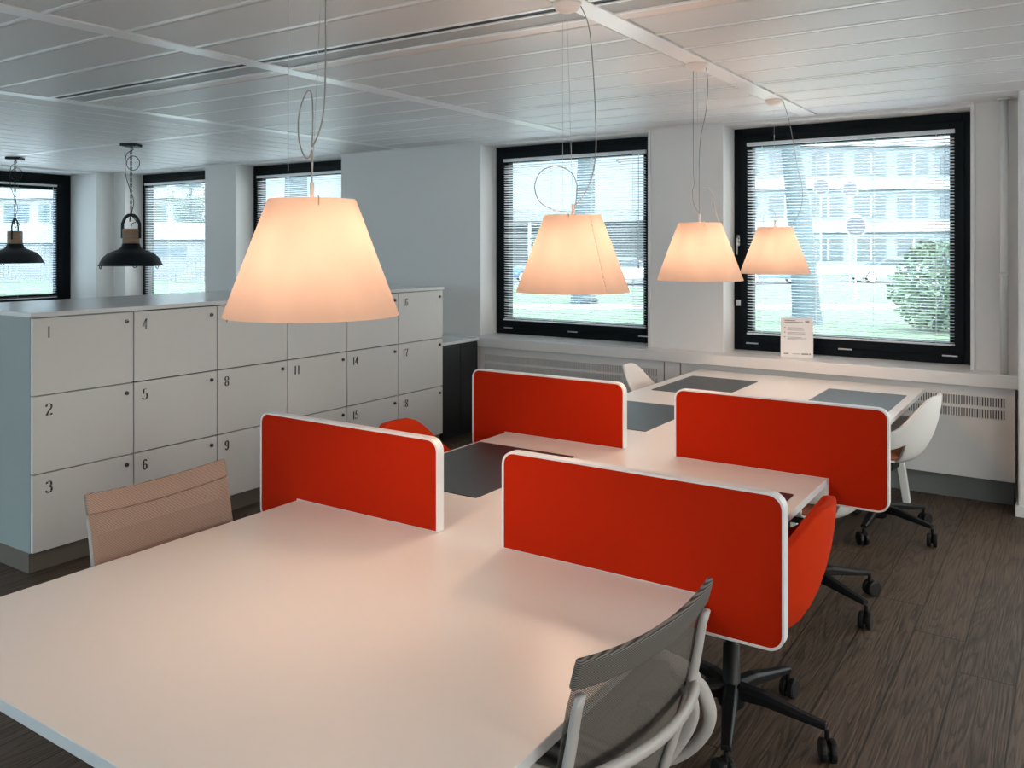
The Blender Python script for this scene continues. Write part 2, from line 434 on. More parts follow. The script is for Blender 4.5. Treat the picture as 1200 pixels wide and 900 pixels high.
# sill, convector covers, plinth
struct(B('trim_7', -10.8, 3.39, 6.43, YG+.01, .775, WB, M['sill'], bw=.004))
struct(B('baseboard_north', -4.79, -.36, 6.52, YW, 0, .158, M['plinth'], bw=0))
struct(B('baseboard_east', XR-.015, XR, YB, 6.4, 0, .08, M['wall'], bw=.002))
def convector(x0, x1, lab, yf=6.47):
    w = x1-x0; t = thing('convector_cover', lab, 'radiator cover', ((x0+x1)/2, yf, .16), 0, None); h = w/2
    dz = 0 if yf < 6.5 else -.156; t.location.z += dz
    z1 = .772-.16-dz; za, zb, zc, zd = .40-dz, .462-dz, .482-dz, .544-dz
    bm = bmesh.new()
    m_ = .055 if w > 1 else .012
    box(bm, -h, h, 0, .015, 0, za); box(bm, -h, h, 0, .015, zd, z1)
    box(bm, -h, -h+m_, 0, .015, za, zd); box(bm, h-m_, h, 0, .015, za, zd); box(bm, -h+m_, h-m_, 0, .015, zb, zc)
    dp = min(.12, YW-.004-yf); box(bm, -h, -h+.012, .0151, dp, 0, z1); box(bm, h-.012, h, .0151, dp, 0, z1)
    link('panel', bm, M['cover'], t)
    B('grille_recess', -h+m_, h-m_, .03, .034, za, zd, M['slot'], t, 0)
    bm = bmesh.new(); n = int((w-2*m_)/.0155)
    for i in range(n+1):
        x = -h+m_+i*(w-2*m_)/n
        for (a, b) in ((za, zb), (zc, zd)): box(bm, x-.0042, x+.0042, .001, .013, a, b)
    link('grille', bm, M['cover'], t)
    return t
convector(-2.665, -.35, 'white convector cover with slotted grille under the right-hand window')
convector(-4.655, -2.815, 'white convector cover with slotted grille under the middle window behind red screens')
convector(-7.0, -4.93, 'narrow glimpse of convector cover beside the black cabinet, behind the lockers', 6.56)
tag(B('cover_post', -2.805, -2.675, 6.465, 6.60, 0, .773, M['cover']), 'plain white upright panel between the two window convector covers', 'panel')
tag(B('cover_post', -4.80, -4.665, 6.465, 6.60, 0, .773, M['cover']), 'plain white upright end panel beside the black cabinet', 'panel')

# pipes
def pipe(x, y, r, z0, lab):
    t = thing('heating_pipe', lab, 'pipe', (x, y, z0))
    bm = bmesh.new(); lathe(bm, [(0, 0), (r, 0), (r, CEIL-z0), (0, CEIL-z0)], 24); link('pipe_tube', bm, M['pipe'], t, True)
    bm = bmesh.new(); lathe(bm, [(r+.001, 0), (r+.018, 0), (r+.014, -.012), (r+.001, -.012)], 24); link('ceiling_collar', bm, M['pipe'], t, True, (0, 0, CEIL-z0-.001))
    bm = bmesh.new(); box(bm, -.012, .012, r*.6, YW-y, -.01, .01); link('bracket', bm, M['pipe'], t, False, (0, 0, CEIL-z0-.22))
    bm = bmesh.new(); lathe(bm, [(r, -.014), (r+.004, -.012), (r+.004, .012), (r, .014)], 24); link('joint_ring', bm, M['pipe'], t, True, (0, 0, (1.52-z0)))
pipe(-.415, 6.53, .024, WB, 'slim white heating pipe standing on the window sill, beside the rough wall pier')
bm = bmesh.new(); box(bm, -.323, .20, 6.27, YW+.01, 0, CEIL+.03); bev(struct(link('wall_pier', bm, M['wallrough'])), .012, 3)
struct(B('baseboard_pier', -.338, .21, 6.255, 6.45, 0, .07, M['sill'], bw=.003))

# ------------------------------------------------------------------ windows
def window(name, w, h, loc, rz, fw=.075, deep=.08, handle=-1, blind=True, drop=1.0, lab='', sashw=.095, clips=True):
    """local: x along the window, y outward, z up; origin bottom centre, room side of frame"""
    t = bpy.data.objects.new(name, None); COL.objects.link(t); t.location = loc; t.rotation_euler = (0, 0, rz); struct(t)
    H = w/2
    def ring(nm, x0, z0, x1, z1, wd, y0, y1, m):
        bm = bmesh.new()
        box(bm, x0, x0+wd, y0, y1, z0, z1); box(bm, x1-wd, x1, y0, y1, z0, z1)
        box(bm, x0+wd, x1-wd, y0, y1, z0, z0+wd); box(bm, x0+wd, x1-wd, y0, y1, z1-wd, z1)
        return bev(link(nm, bm, m, t), .004)
    ring('window_frame', -H, 0, H, h, fw, 0, deep, M['black'])
    s = fw-.012
    ring('window_sash', -H+s, s, H-s, h-s, sashw, -.02, deep-.02, M['black'])
    g = s+sashw-.01
    B('pane', -H+g, H-g, .03, .036, g, h-g, M['glass'], t, 0)
    if handle:
        hx = (H-.045)*handle
        bm = bmesh.new(); box(bm, hx-.012, hx+.012, -.034, -.02, h*.47, h*.47+.09)
        tube(bm, [(hx, -.034, h*.47+.06), (hx, -.06, h*.47+.06), (hx-handle*.002, -.062, h*.47+.02), (hx, -.062, h*.47-.07)], .009, 8)
        link('window_handle', bm, M['chrome'], t, True)
        B('window_latch', hx-.02, hx+.02, -.035, -.02, .36, .41, M['wire'], t)
    if clips:
        for q in (-.38, 0, .38):
            B('drain_cover', q*w*1.08-.05, q*w*1.08+.05, -.026, -.019, .055, .065, M['wire'], t, .001)
    return t
def blind(w, h, loc, rz, lab, tilt=.30, pitch=.0228):
    t = thing('venetian_blind', lab, 'blind', loc, rz, 'white venetian blinds'); H = w/2
    B('head_rail', -H, H, -.014, .014, h-.028, h, M['slat'], t, .002)
    bm = bmesh.new(); n = int((h-.06)/pitch)
    c, s = math.cos(tilt), math.sin(tilt); hw = .0125
    for i in range(n):
        z = .022+i*pitch
        pr = []
        for k in (-1, -.33, .33, 1):
            cz = (1-k*k)*.0018
            pr.append((k*hw*c-cz*s, z+k*hw*s+cz*c))
        lo = [(a, b-.0006) for a, b in pr[::-1]]
        prism(bm, [(p[0], p[1]) for p in pr+lo], 'x', -H+.003, H-.003)
    link('slats', bm, M['slat'], t)
    B('bottom_rail', -H, H, -.012, .012, 0, .012, M['slat'], t, .002)
    for q in (-.42, -.14, .14, .42):
        bm = bmesh.new(); tube(bm, [(q*w, -.0135, .005), (q*w, -.0135, h-.02)], .0012, 5); tube(bm, [(q*w, .0135, .005), (q*w, .0135, h-.02)], .0012, 5)
        link('ladder_cord', bm, M['cordw'], t)
    bm = bmesh.new(); tube(bm, [(H-.06, -.022, h-.03), (H-.06, -.024, h*.35)], .003, 6)
    lathe(bm, [(0, 0), (.007, .006), (.006, .03), (0, .036)], 8, (H-.06, -.024, h*.35-.03)); link('tilt_wand', bm, M['cordw'], t)
    return t
labs = ['white venetian blind in the right-hand window with the paper notice below',
        'white venetian blind behind the second lamp, in the middle window',
        'white venetian blind in the window half hidden behind the biggest-looking lampshade',
        'white venetian blind in the narrow window right of the black pendant with round cable loop']
for i, (a, b) in enumerate(OP):
    w = b-a
    window('window_%d' % (i+1), w, WT-WB, ((a+b)/2, YG, WB), 0, handle=(-1, 1, 1, 1)[i])
    blind(w-.245, WT-WB-.257, ((a+b)/2+.0, YG-.045, WB+.135), 0, labs[i], tilt=-.30)
w = EXTRA[1]-EXTRA[0]
window('window_5', w, WT-WB, (sum(EXTRA)/2, YG, WB), 0, handle=-1)
window('window_6', WY1-WY0, WT-WB, (XL-.62, (WY0+WY1)/2, WB), PI/2, fw=.13, handle=0)
blind(WY1-WY0-.40, WT-WB-.30, (XL-.60, (WY0+WY1)/2, WB+.16), PI/2, 'white venetian blind in the far left window of the side wall', tilt=-.3)
k = 7
for (a, b) in lw: window('window_%d' % k, b-a, WT-WB, (XL-.2, (a+b)/2, WB), PI/2, handle=0, clips=False); k += 1
for (a, b) in rw: window('window_%d' % k, b-a, WT-WB, (XR+.2, (a+b)/2, WB), -PI/2, handle=0, clips=False); k += 1
for (a, b) in bw: window('window_%d' % k, b-a, WT-WB, ((a+b)/2, YB-.2, WB), PI, handle=0, clips=False); k += 1
# white reveal trims (narrow white line at the right side of the openings)
for i, (a, b) in enumerate(OP[:2]):
    struct(B('trim_%d' % (8+i), b-.002, b+.022, YW-.012, YW+.001, WB, CEIL-.001, M['sill'], bw=.002))

# notice on the sill
t = thing('paper_notice', 'white printed paper notice standing on the sill in front of the right window', 'notice', (0, 0, 0))
cpos = at(954, 6.50); cpos = Vector((-1.80, 6.63, WB)); cpos.x = -1.795
t.location = cpos; t.rotation_euler = (0, 0, math.radians(14))
bm = bmesh.new(); box(bm, -.118, .118, -.0015, .0015, 0, .30)
rnd = random.Random(3)
def bar(x0, x1, z, hgt): box(bm, x0, x1, -.0028, -.0016, z, z+hgt, 1)
bar(-.09, -.01, .275, .006); bar(-.09, .045, .262, .006); bar(.06, .09, .265, .012)
for j in range(3):
    z0 = .222-j*.036
    bar(-.093, -.083, z0, .006)
    for q in range(3): bar(-.068, -.068+.10+rnd.random()*.045, z0-q*.009, .0028)
bar(-.095, -.06, .022, .008); bar(-.03, .02, .024, .003); bar(.035, .085, .021, .009); bar(.09, .10, .020, .012)
p_ = link('sheet', bm, [M['paper'], M['print']], t); p_.rotation_euler = (math.radians(-7), 0, 0)
bm = bmesh.new(); prism(bm, [(.0, 0), (.075, 0), (.075, .003), (.037, .003), (.037, .22), (.034, .22), (.003, .003), (.0, .003)], 'x', -.10, .10)
link('sign_stand', bm, M['acr'], t)

# ------------------------------------------------------------------ lockers
DIG = {  # polylines in a 1 x 2 cell
 '1': [[(.5, 0), (.5, 2)]],
 '2': [[(.05, 1.5), (.15, 1.85), (.5, 2), (.85, 1.85), (.92, 1.5), (.8, 1.15), (.4, .7), (.1, .2), (.05, 0)], [(.05, .02), (.5, .08), (.95, .02), (.98, .3)]],
 '3': [[(.08, 1.6), (.25, 1.92), (.55, 2), (.85, 1.8), (.85, 1.35), (.65, 1.1), (.4, 1.05)], [(.65, 1.08), (.92, .8), (.92, .35), (.7, .05), (.4, 0), (.1, .15), (.06, .45)]],
 '4': [[(.75, 0), (.75, 2)], [(.75, 2), (.4, 1.3), (.05, .6), (.98, .6)]],
 '5': [[(.88, 1.98), (.2, 1.98)], [(.2, 1.98), (.16, 1.1)], [(.16, 1.1), (.5, 1.28), (.85, 1.05), (.93, .6), (.8, .15), (.45, 0), (.1, .15), (.06, .4)]],
 '6': [[(.85, 1.65), (.7, 1.95), (.45, 2), (.18, 1.7), (.1, 1.1), (.12, .4), (.3, .05), (.55, 0), (.85, .2), (.92, .6), (.82, 1.0), (.55, 1.15), (.2, .95)]],
 '7': [[(.05, 1.7), (.08, 1.97), (.95, 1.97)], [(.95, 1.97), (.55, 1.0), (.4, 0)]],
 '8': [[(.5, 1.08), (.2, 1.25), (.12, 1.6), (.3, 1.95), (.5, 2), (.75, 1.92), (.88, 1.6), (.78, 1.25), (.5, 1.08), (.2, .9), (.06, .5), (.2, .08), (.5, 0), (.82, .08), (.94, .5), (.8, .9), (.5, 1.08)]],
 '9': [[(.15, .35), (.3, .05), (.55, 0), (.82, .3), (.9, .9), (.88, 1.6), (.7, 1.95), (.45, 2), (.15, 1.8), (.08, 1.4), (.18, 1.0), (.45, .85), (.8, 1.05)]],
 '0': [[(.5, 2), (.2, 1.8), (.08, 1), (.2, .2), (.5, 0), (.8, .2), (.92, 1), (.8, 1.8), (.5, 2)]],
}
def digits(txt, h, parent, m, origin):
    """broad-nib numerals on a plane facing +x; text runs along +y"""
    bm = bmesh.new(); s = h/2; cur = 0
    for ch in txt:
        for pl in DIG[ch]:
            for a, b in zip(pl[:-1], pl[1:]):
                nb = .17; e = .04
                d = Vector((b[0]-a[0], b[1]-a[1])); L = max(d.length, 1e-6); px, py = -d.y/L*e, d.x/L*e
                pts = [(a[0]-nb+px, a[1]+py), (a[0]+nb+px, a[1]+py), (b[0]+nb+px, b[1]+py), (b[0]-nb+px, b[1]+py)]
                if abs(d.y) < .12:
                    pts = [(a[0]-e, a[1]-.05), (b[0]+e, b[1]-.05), (b[0]+e, b[1]+.05), (a[0]-e, a[1]+.05)]
                # convex quads extruded a fraction of a millimetre
                f = [bm.verts.new((0, (cur+p[0])*s, p[1]*s)) for p in pts]; g = [bm.verts.new((.0012, (cur+p[0])*s, p[1]*s)) for p in pts]
                bm.faces.new(f); bm.faces.new(g)
                for i in range(4): bm.faces.new((f[i], f[(i+1) % 4], g[(i+1) % 4], g[i]))
        cur += 1.0 if ch == '1' else 1.3
    return link('number', bm, m, parent, False, origin)
LX, LY0, LW, LD = -4.53, 2.32, .573, 1.0
rows = [1.333, .925, .516, .106]
for c in range(6):
    y0 = LY0+c*LW
    n = [3*c+1, 3*c+2, 3*c+3]
    t = thing('locker_unit', 'column of three white lockers with doors numbered %d, %d and %d' % tuple(n), 'locker', (LX-LD/2, y0+LW/2, 0), 0, 'white locker columns')
    h = LW/2-.001
    bm = bmesh.new(); box(bm, -LD/2, LD/2-.022, -h, h, .106, 1.335); link('carcass', bm, [M['lgap'] if 0 < c < 5 else M['lockerside']], t)
    B('plinth', -LD/2+.03, LD/2-.035, -h, h, 0, .105, M['lplinth'], t, 0)
    for r in range(3):
        z1, z0 = rows[r], rows[r+1]
        d = B('door', LD/2-.0215, LD/2, -h+.0025, h-.0025, z0+.0035, z1-.0035, M['locker'], t, .0012)
        digits(str(n[r]), .060, d, M['ink'] if r else M['inkfaint'], (LD/2+.0002, -h+.072 if c == 0 else -h+.055, z1-.108))
        bm = bmesh.new(); wheel(bm, (LD/2+.006, h-.045, z1-.055), (1, 0, 0), .012, .012, 16, 0, 1)
        wheel(bm, (LD/2+.014, h-.045, z1-.055), (1, 0, 0), .006, .006, 10, 0)
        link('lock', bm, [M['lock'], M['chrome']], d)
tag(B('worktop', LX-LD-.01, LX+.008, LY0-.01, LY0+6*LW+.01, 1.336, 1.361, M['ltop']), 'long pale continuous top board lying on the numbered lockers', 'worktop')
# black cabinet beyond the lockers
t = thing('storage_cabinet', 'low black cabinet with pale top between lockers and window wall', 'cabinet', (-5.06, 6.13, 0))
B('cabinet_body', -.42, .43, -.27, .27, .03, .835, M['cab'], t)
B('cabinet_top', -.43, .44, -.28, .28, .836, .862, M['ltop'], t)
B('cabinet_base', -.40, .40, -.25, .25, 0, .029, M['slot'], t, 0)
B('door', .4302, .438, -.262, -.003, .05, .82, M['cab'], t, .002); B('door', .4302, .438, .003, .262, .05, .82, M['cab'], t, .002)

# ------------------------------------------------------------------ table
TX0, TX1, TY0, TY1, TZ = -2.485, -.875, .92, 6.40, .74
t = thing('bench_table', 'long white bench table running from the foreground to the window wall', 'table', ((TX0+TX1)/2, (TY0+TY1)/2, 0))
cx, cy = (TX0+TX1)/2, (TY0+TY1)/2
B('tabletop', TX0-cx, TX1-cx, TY0-cy, TY1-cy, TZ-.003, TZ, M['table'], t, .0015)
B('edge_band', TX0-cx+.0005, TX1-cx-.0005, TY0-cy+.0005, TY1-cy-.0005, TZ-.028, TZ-.0031, M['tedge'], t, .001)
for yy in (TY0+.10, 2.283, 3.70, 5.05, TY1-.2):
    bm = bmesh.new(); box(bm, -.72, .72, yy-cy-.025, yy-cy+.025, TZ-.075, TZ-.029); link('crossbar', bm, M['tleg'], t)
    for s in (-1, 1):
        bm = bmesh.new()
        if TY0+.2 < yy < TY1-.3: box(bm, s*.30-.02, s*.30+.02, yy-cy-.022, yy-cy+.022, 0, TZ-.1205)
        else: prism(bm, [(s*.655, TZ-.076), (s*.595, TZ-.076), (s*.70, .0), (s*.745, .0)], 'y', yy-cy-.022, yy-cy+.022)
        bev(link('leg', bm, M['tleg'], t), .005)
for s in (-1, 1): B('beam', s*.35-.02, s*.35+.02, TY0-cy+.16, TY1-cy-.25, TZ-.12, TZ-.0765, M['tleg'], t)

# desk screens
def screen(x0, x1, y, lab, outer):
    """felt panel in a white frame; the outer end steps down past the table edge"""
    t = thing('desk_screen', lab, 'desk divider', ((x0+x1)/2, y, TZ), 0, 'red felt desk screens')
    L = (x1-x0); h = L/2; top = 1.055-TZ; low = .635-TZ; step = (x1-TX1-.004) if outer > 0 else (TX0-x0-.004); r = .045; f = .0075
    def outline(ins, rr):
        # built for outer = +1, mirrored afterwards
        p = []
        def arc(cx, cz, a0, a1, n=7):
            for i in range(n+1):
                a = math.radians(a0+(a1-a0)*i/n); p.append((cx+rr*math.cos(a), cz+rr*math.sin(a)))
        ib = ins*.3
        p.append((-h+ins, .0015+ib)); 
        arc(-h+ins+rr, top-ins-rr, 180, 90); arc(h-ins-rr, top-ins-rr, 90, 0); arc(h-ins-rr, low+ins+rr, 0, -90)
        p.append((h-step+ib, low+ins)); p.append((h-step+ib, .0015+ib))
        return [(outer*a, b) for a, b in p]
    O = outline(0, r); I = outline(f, r-f); n = len(O)
    bm = bmesh.new(); th = .017
    vo = [[bm.verts.new((a, s*th, b)) for a, b in O] for s in (-1, 1)]; vi = [[bm.verts.new((a, s*th, b)) for a, b in I] for s in (-1, 1)]
    for k in range(n):
        j = (k+1) % n
        bm.faces.new((vo[0][k], vo[0][j], vi[0][j], vi[0][k])); bm.faces.new((vo[1][k], vi[1][k], vi[1][j], vo[1][j]))
        bm.faces.new((vo[0][k], vo[1][k], vo[1][j], vo[0][j])); bm.faces.new((vi[0][k], vi[0][j], vi[1][j], vi[1][k]))
    bev(link('screen_frame', bm, M['sframe'], t), .004, 2, 60)
    bm = bmesh.new(); prism(bm, outline(f-.0005, r-f), 'y', -.0145, .0145); link('felt_panel', bm, M['red'], t)
screen(-1.544, -.645, 2.283, 'red felt desk screen in white frame on the right, nearest the camera', 1)
screen(-2.70, -1.805, 2.283, 'red felt desk screen in white frame on the left, nearer the lockers and mesh chair', -1)
screen(-1.55, -.634, 3.70, 'red felt desk screen in white frame on the right, second from the camera', 1)
screen(-2.70, -1.805, 3.70, 'red felt desk screen in white frame on the left, in front of the middle window', -1)

def pad(x0, x1, y0, y1, lab):
    bm = bmesh.new()
    r = .008; pts = []
    for (cx_, cy_, a0) in ((x1-r, y1-r, 0), (x0+r, y1-r, 90), (x0+r, y0+r, 180), (x1-r, y0+r, 270)):
        for k in range(4): a = math.radians(a0+k*30); pts.append((cx_+r*math.cos(a), cy_+r*math.sin(a)))
    prism(bm, pts, 'z', TZ+.0003, TZ+.003)
    tag(link('desk_pad', bm, M['pad']), lab, 'desk pad', 'charcoal desk pads')
pad(-2.465, -1.93, 2.66, 3.43, 'charcoal desk pad between the two left-hand red screens')
pad(-1.45, -.925, 2.62, 3.38, 'charcoal desk pad between the two right-hand red screens, beside the red chair')
pad(-2.42, -1.885, 4.10, 4.85, 'charcoal desk pad just beyond the left red screen in front of the middle window')
pad(-2.40, -1.91, 5.31, 6.05, 'charcoal desk pad near the far white chair at the left table end')
pad(-1.415, -.93, 5.28, 6.02, 'charcoal desk pad below the paper notice at the right table end')

# ------------------------------------------------------------------ chairs
def star_base(t, r=.33, hubz=.10, rot=0, seat_z=.40, legm=None):
    legm = legm or M['blackpl']
    bm = bmesh.new(); lathe(bm, [(0, .085), (.045, .085), (.05, .10), (.045, .15), (.032, .165), (.028, .30), (.018, .302), (.018, seat_z), (0, seat_z)], 20)
    link('gas_column', bm, M['blackpl'], t, True)
    for k in range(5):
        a = rot+k*2*PI/5; c, s = math.cos(a), math.sin(a)
        bm = bmesh.new()
        secs = [(.03, .140, .028, .028), (.12, .140, .026, .022), (.24, .122, .021, .015), (r, .110, .017, .011)]
        prev = None
        for (d, z, hw, hh) in secs:
            ring = [bm.verts.new((c*d-s*q*hw, s*d+c*q*hw, z+w_*hh)) for q, w_ in ((-1, -.8), (1, -.8), (1, .5), (.6, 1), (-.6, 1), (-1, .5))]
            if prev:
                for i in range(6): bm.faces.new((prev[i], prev[(i+1) % 6], ring[(i+1) % 6], ring[i]))
            else: bm.faces.new(ring)
            prev = ring
        bm.faces.new(prev[::-1])
        tube(bm, [(c*r, s*r, .10), (c*r, s*r, .05)], .009, 8)
        lg = link('leg', bm, legm, t)
        bev(lg, .003)
        sw = a+1.0+k*1.3; ax = (math.cos(sw), math.sin(sw), 0); ox, oy = -ax[1]*.012, ax[0]*.012
        bm = bmesh.new()
        for q in (-1, 1): wheel(bm, (c*r+ox+ax[0]*q*.016, s*r+oy+ax[1]*q*.016, .038), ax, .038, .023, 20, 0, 1)
        tube(bm, [(c*r+ox-ax[0]*.004, s*r+oy-ax[1]*.004, .042), (c*r+ox+ax[0]*.004, s*r+oy+ax[1]*.004, .042)], .022, 10)
        link('caster', bm, [M['rubber'], M['greyring']], lg)
def smooth(x, a, b):
    q = max(0, min(1, (x-a)/(b-a))); return q*q*(3-2*q)
def tub_chair(label, loc, rz, shellm, cushm, thick, base_rot=0, grp='', backz=.85, name='tub_chair'):
    """bucket shell: faces +x, back at -x"""
    t = thing(name, label, 'chair', loc, rz, grp)
    NP, NT = 48, 12
    bm = bmesh.new(); rings = []
    def rim(phi):   # phi 0 = back
        a = abs(phi)
        hz = .655+(backz-.655)*(1-smooth(a, .25, 1.15))
        hz = hz-(hz-.475)*smooth(a, 1.55, 2.45)
        R = .335-.03*smooth(a, 0, 1.2)-.03*smooth(a, 2.0, 3.1)
        return R, hz
    bz = .415 if name == 'tub_chair' else .452; br = .19 if name == 'tub_chair' else .175
    c0 = bm.verts.new((0, 0, bz))
    for j in range(1, NT+1):
        tt = j/NT; ring = []
        for i in range(NP):
            phi = -PI+2*PI*i/NP; R, hz = rim(phi)
            if tt < .4: r = br*tt/.4; z = bz+.006*(tt/.4)**2
            else:
                q = (tt-.4)/.6; r = br+(R-br)*math.sin(q*PI/2)**.9*(.86+.14*q); z = bz+.006+(hz-bz-.006)*(q**1.45)
            ring.append(bm.verts.new((-r*math.cos(phi), r*math.sin(phi)*.97, z)))
        rings.append(ring)
    for i in range(NP): bm.faces.new((c0, rings[0][i], rings[0][(i+1) % NP]))
    for j in range(NT-1):
        for i in range(NP):
            pm = abs(-PI+2*PI*(i+.5)/NP)
            if name == 'shell_chair' and 0.80 < pm < 1.45 and 4 <= j <= 7: continue
            bm.faces.new((rings[j][i], rings[j][(i+1) % NP], rings[j+1][(i+1) % NP], rings[j+1][i]))
    sh = link('shell', bm, shellm, t, True)
    so = sh.modifiers.new('thickness', 'SOLIDIFY'); so.thickness = thick; so.offset = -1 if False else 0
    bev(sh, min(.006, thick*.4), 2, 40)
    bm = bmesh.new()
    prof = [(0, .035), (.12, .036), (.19, .030), (.222, .012), (.225, 0), (.20, -.012), (0, -.012)]
    lathe(bm, prof, 36, (0.01, 0, .445 if name == 'tub_chair' else .480)); link('seat_cushion', bm, cushm, t, True)
    bm = bmesh.new(); box(bm, -.10, .10, -.07, .07, .385, bz-.008); bev(link('seat_plate', bm, M['blackpl'], t), .006)
    star_base(t, rot=base_rot, seat_z=.386)
    return t
tub_chair('red upholstered tub chair tucked between the two right-hand red screens', (-1.03, 2.96, 0), PI+.05, M['redchair'], M['redchair'], .034, base_rot=.55, grp='red tub chairs')
tub_chair('red upholstered tub chair on the locker side, only its rounded back showing', (-2.48, 3.17, 0), -.05, M['redchair'], M['redchair'], .034, grp='red tub chairs')
tub_chair('white shell chair mostly hidden behind the second right-hand red screen', (-1.09, 4.22, 0), PI, M['whiteshell'], M['brownpad'], .018, base_rot=.15, grp='white shell chairs', name='shell_chair')
tub_chair('white shell chair with brown cushion at the right table end by the convector', (-1.005, 5.50, 0), PI-.10, M['whiteshell'], M['brownpad'], .018, base_rot=.35, grp='white shell chairs', name='shell_chair')
tub_chair('white shell chair at the left table end, its back against the middle window', (-2.42, 5.68, 0), .12, M['whiteshell'], M['brownpad'], .018, grp='white shell chairs', name='shell_chair')

def mesh_chair(label, loc, rz, mback, mband, base_rot=0, cr_=.032, zt=-.028):
    t = thing('mesh_office_chair', label, 'office chair', loc, rz, 'mesh-backed office chairs')
    W = .262
    def S(y, z):       # backrest surface, faces +x
        q = (z-.46)/.49
        x = -.20-.11*q-.05*max(0, q-.75)**1*1.5+.045*math.sin(min(1, max(0, q))*PI)*-.35
        return (x+.028*(y/W)**2, y, z)
    def hw(z): 
        q = (z-.46)/.49
        return W*(.86+.14*smooth(q, 0, .5))-cr_*smooth(q, .93, 1.0)
    def surf(z0, z1, nz, off=0, wsc=1.0):
        bm = bmesh.new(); g = []
        for j in range(nz+1):
            z = z0+(z1-z0)*j/nz; row = []
            for i in range(17):
                y = hw(z)*wsc*(-1+2*i/16)
                zz = z+(.018*(abs(y)/W)**2 if z > .8 else 0)-.0
                p = S(y, zz); row.append(bm.verts.new((p[0]+off, p[1], zz)))
            g.append(row)
        for j in range(nz):
            for i in range(16): bm.faces.new((g[j][i], g[j][i+1], g[j+1][i+1], g[j+1][i]))
        return bm
    link('backrest', surf(.47, .905+zt, 20), mback, t, True)
    o = link('top_band', surf(.885+zt, .948+zt, 5, 0, 1.01), mband, t, True)
    s_ = o.modifiers.new('thick', 'SOLIDIFY'); s_.thickness = .016; s_.offset = 0; bev(o, .006, 3)
    for s in (-1, 1):
        zs = [.47+(.42+zt)*k/14 for k in range(15)]
        bm = bmesh.new(); tube(bm, [(S(s*(hw(z)-.014), z)[0]-.013, s*(hw(z)-.014), z) for z in zs], [.017-.003*k/14 for k in range(15)], 10, flat=(1.05, .65))
        link('back_upright', bm, M['cframe'], t, True)
    bm = bmesh.new(); tube(bm, [(S(y, .47)[0], y, .47-.01*(1-(y/.22)**2)) for y in [-.22+.044*k for k in range(11)]], .011, 8); link('back_lower_rail', bm, M['cframe'], t, True)
    # bow that carries the arms round behind the back
    bm = bmesh.new(); tube(bm, [(-.250, -.262, .675), (-.275, -.225, .682), (-.308, -.12, .686), (-.32, 0, .686), (-.308, .12, .686), (-.275, .225, .682), (-.250, .262, .675)], [.012, .012, .011, .011, .011, .012, .012], 10, 6, flat=(1, 1.3))
    link('back_bow', bm, M['cframe'], t, True)
    for s in (-1, 1):
        bm = bmesh.new(); tube(bm, [(-.250, s*.262, .680), (-.262, s*.285, .655), (-.275, s*.30, .59), (-.245, s*.305, .52), (-.18, s*.29, .455), (-.08, s*.20, .425)], .0125, 10, 6, flat=(1, 1.4))
        tube(bm, [(-.247, s*.245, .67), (-.255, s*.245, .61), (-.225, s*.235, .54), (-.17, s*.21, .47), (-.07, s*.12, .42)], .013, 10, 6, flat=(1, 1.5))
        tube(bm, [(-.262, s*.255, .672), (-.24, s*.27, .690), (-.19, s*.285, .695)], [.016, .021, .02], 10, 4)
        link('arm_support', bm, M['cframe'], t, True)
        bm = bmesh.new(); tube(bm, [(-.20, s*.29, .698), (-.13, s*.30, .695), (.0, s*.30, .69), (.03, s*.295, .687)], [.012, .022, .022, .014], 10, 5, flat=(1.1, .5))
        link('armrest', bm, M['cframe'], t, True)
    bm = bmesh.new(); tube(bm, [(-.235, 0, .475), (-.22, 0, .45), (-.17, 0, .42), (-.05, 0, .40)], [.016, .02, .022, .024], 10, 6, flat=(1.3, .8)); link('back_spine', bm, M['cframe'], t, True)
    # seat
    bm = bmesh.new(); g = []
    for j in range(15):
        x = -.20+.43*j/14; row = []
        for i in range(15):
            y = .235*(-1+2*i/14); k = (abs(y)/.235)
            y2 = y*(1-.06*(abs(j-7)/7)**4)
            z = .465+.012*k*k-.035*smooth(x, .12, .23)-.006*(1-k)
            row.append(bm.verts.new((x, y2, z)))
        g.append(row)
    for j in range(14):
        for i in range(14): bm.faces.new((g[j][i], g[j][i+1], g[j+1][i+1], g[j+1][i]))
    o = link('seat', bm, M['band'], t, True); s_ = o.modifiers.new('thick', 'SOLIDIFY'); s_.thickness = .035; s_.offset = -1; bev(o, .012, 3)
    bm = bmesh.new(); box(bm, -.16, .12, -.08, .08, .385, .425); bev(link('tilt_mechanism', bm, M['cframe'], t), .012, 3)
    star_base(t, rot=base_rot, seat_z=.388, legm=M['blackpl'])
    return t
mesh_chair('grey mesh office chair with light frame in the foreground at the right table edge', (-1.042, 1.693, 0), PI-.12, M['meshA'], M['band'], .3)
mesh_chair('taupe mesh office chair left of the table in front of lockers 3 and 6', (-2.265, 1.74, 0), .03, M['meshB'], M['bandB'], 0, .004, -.022)

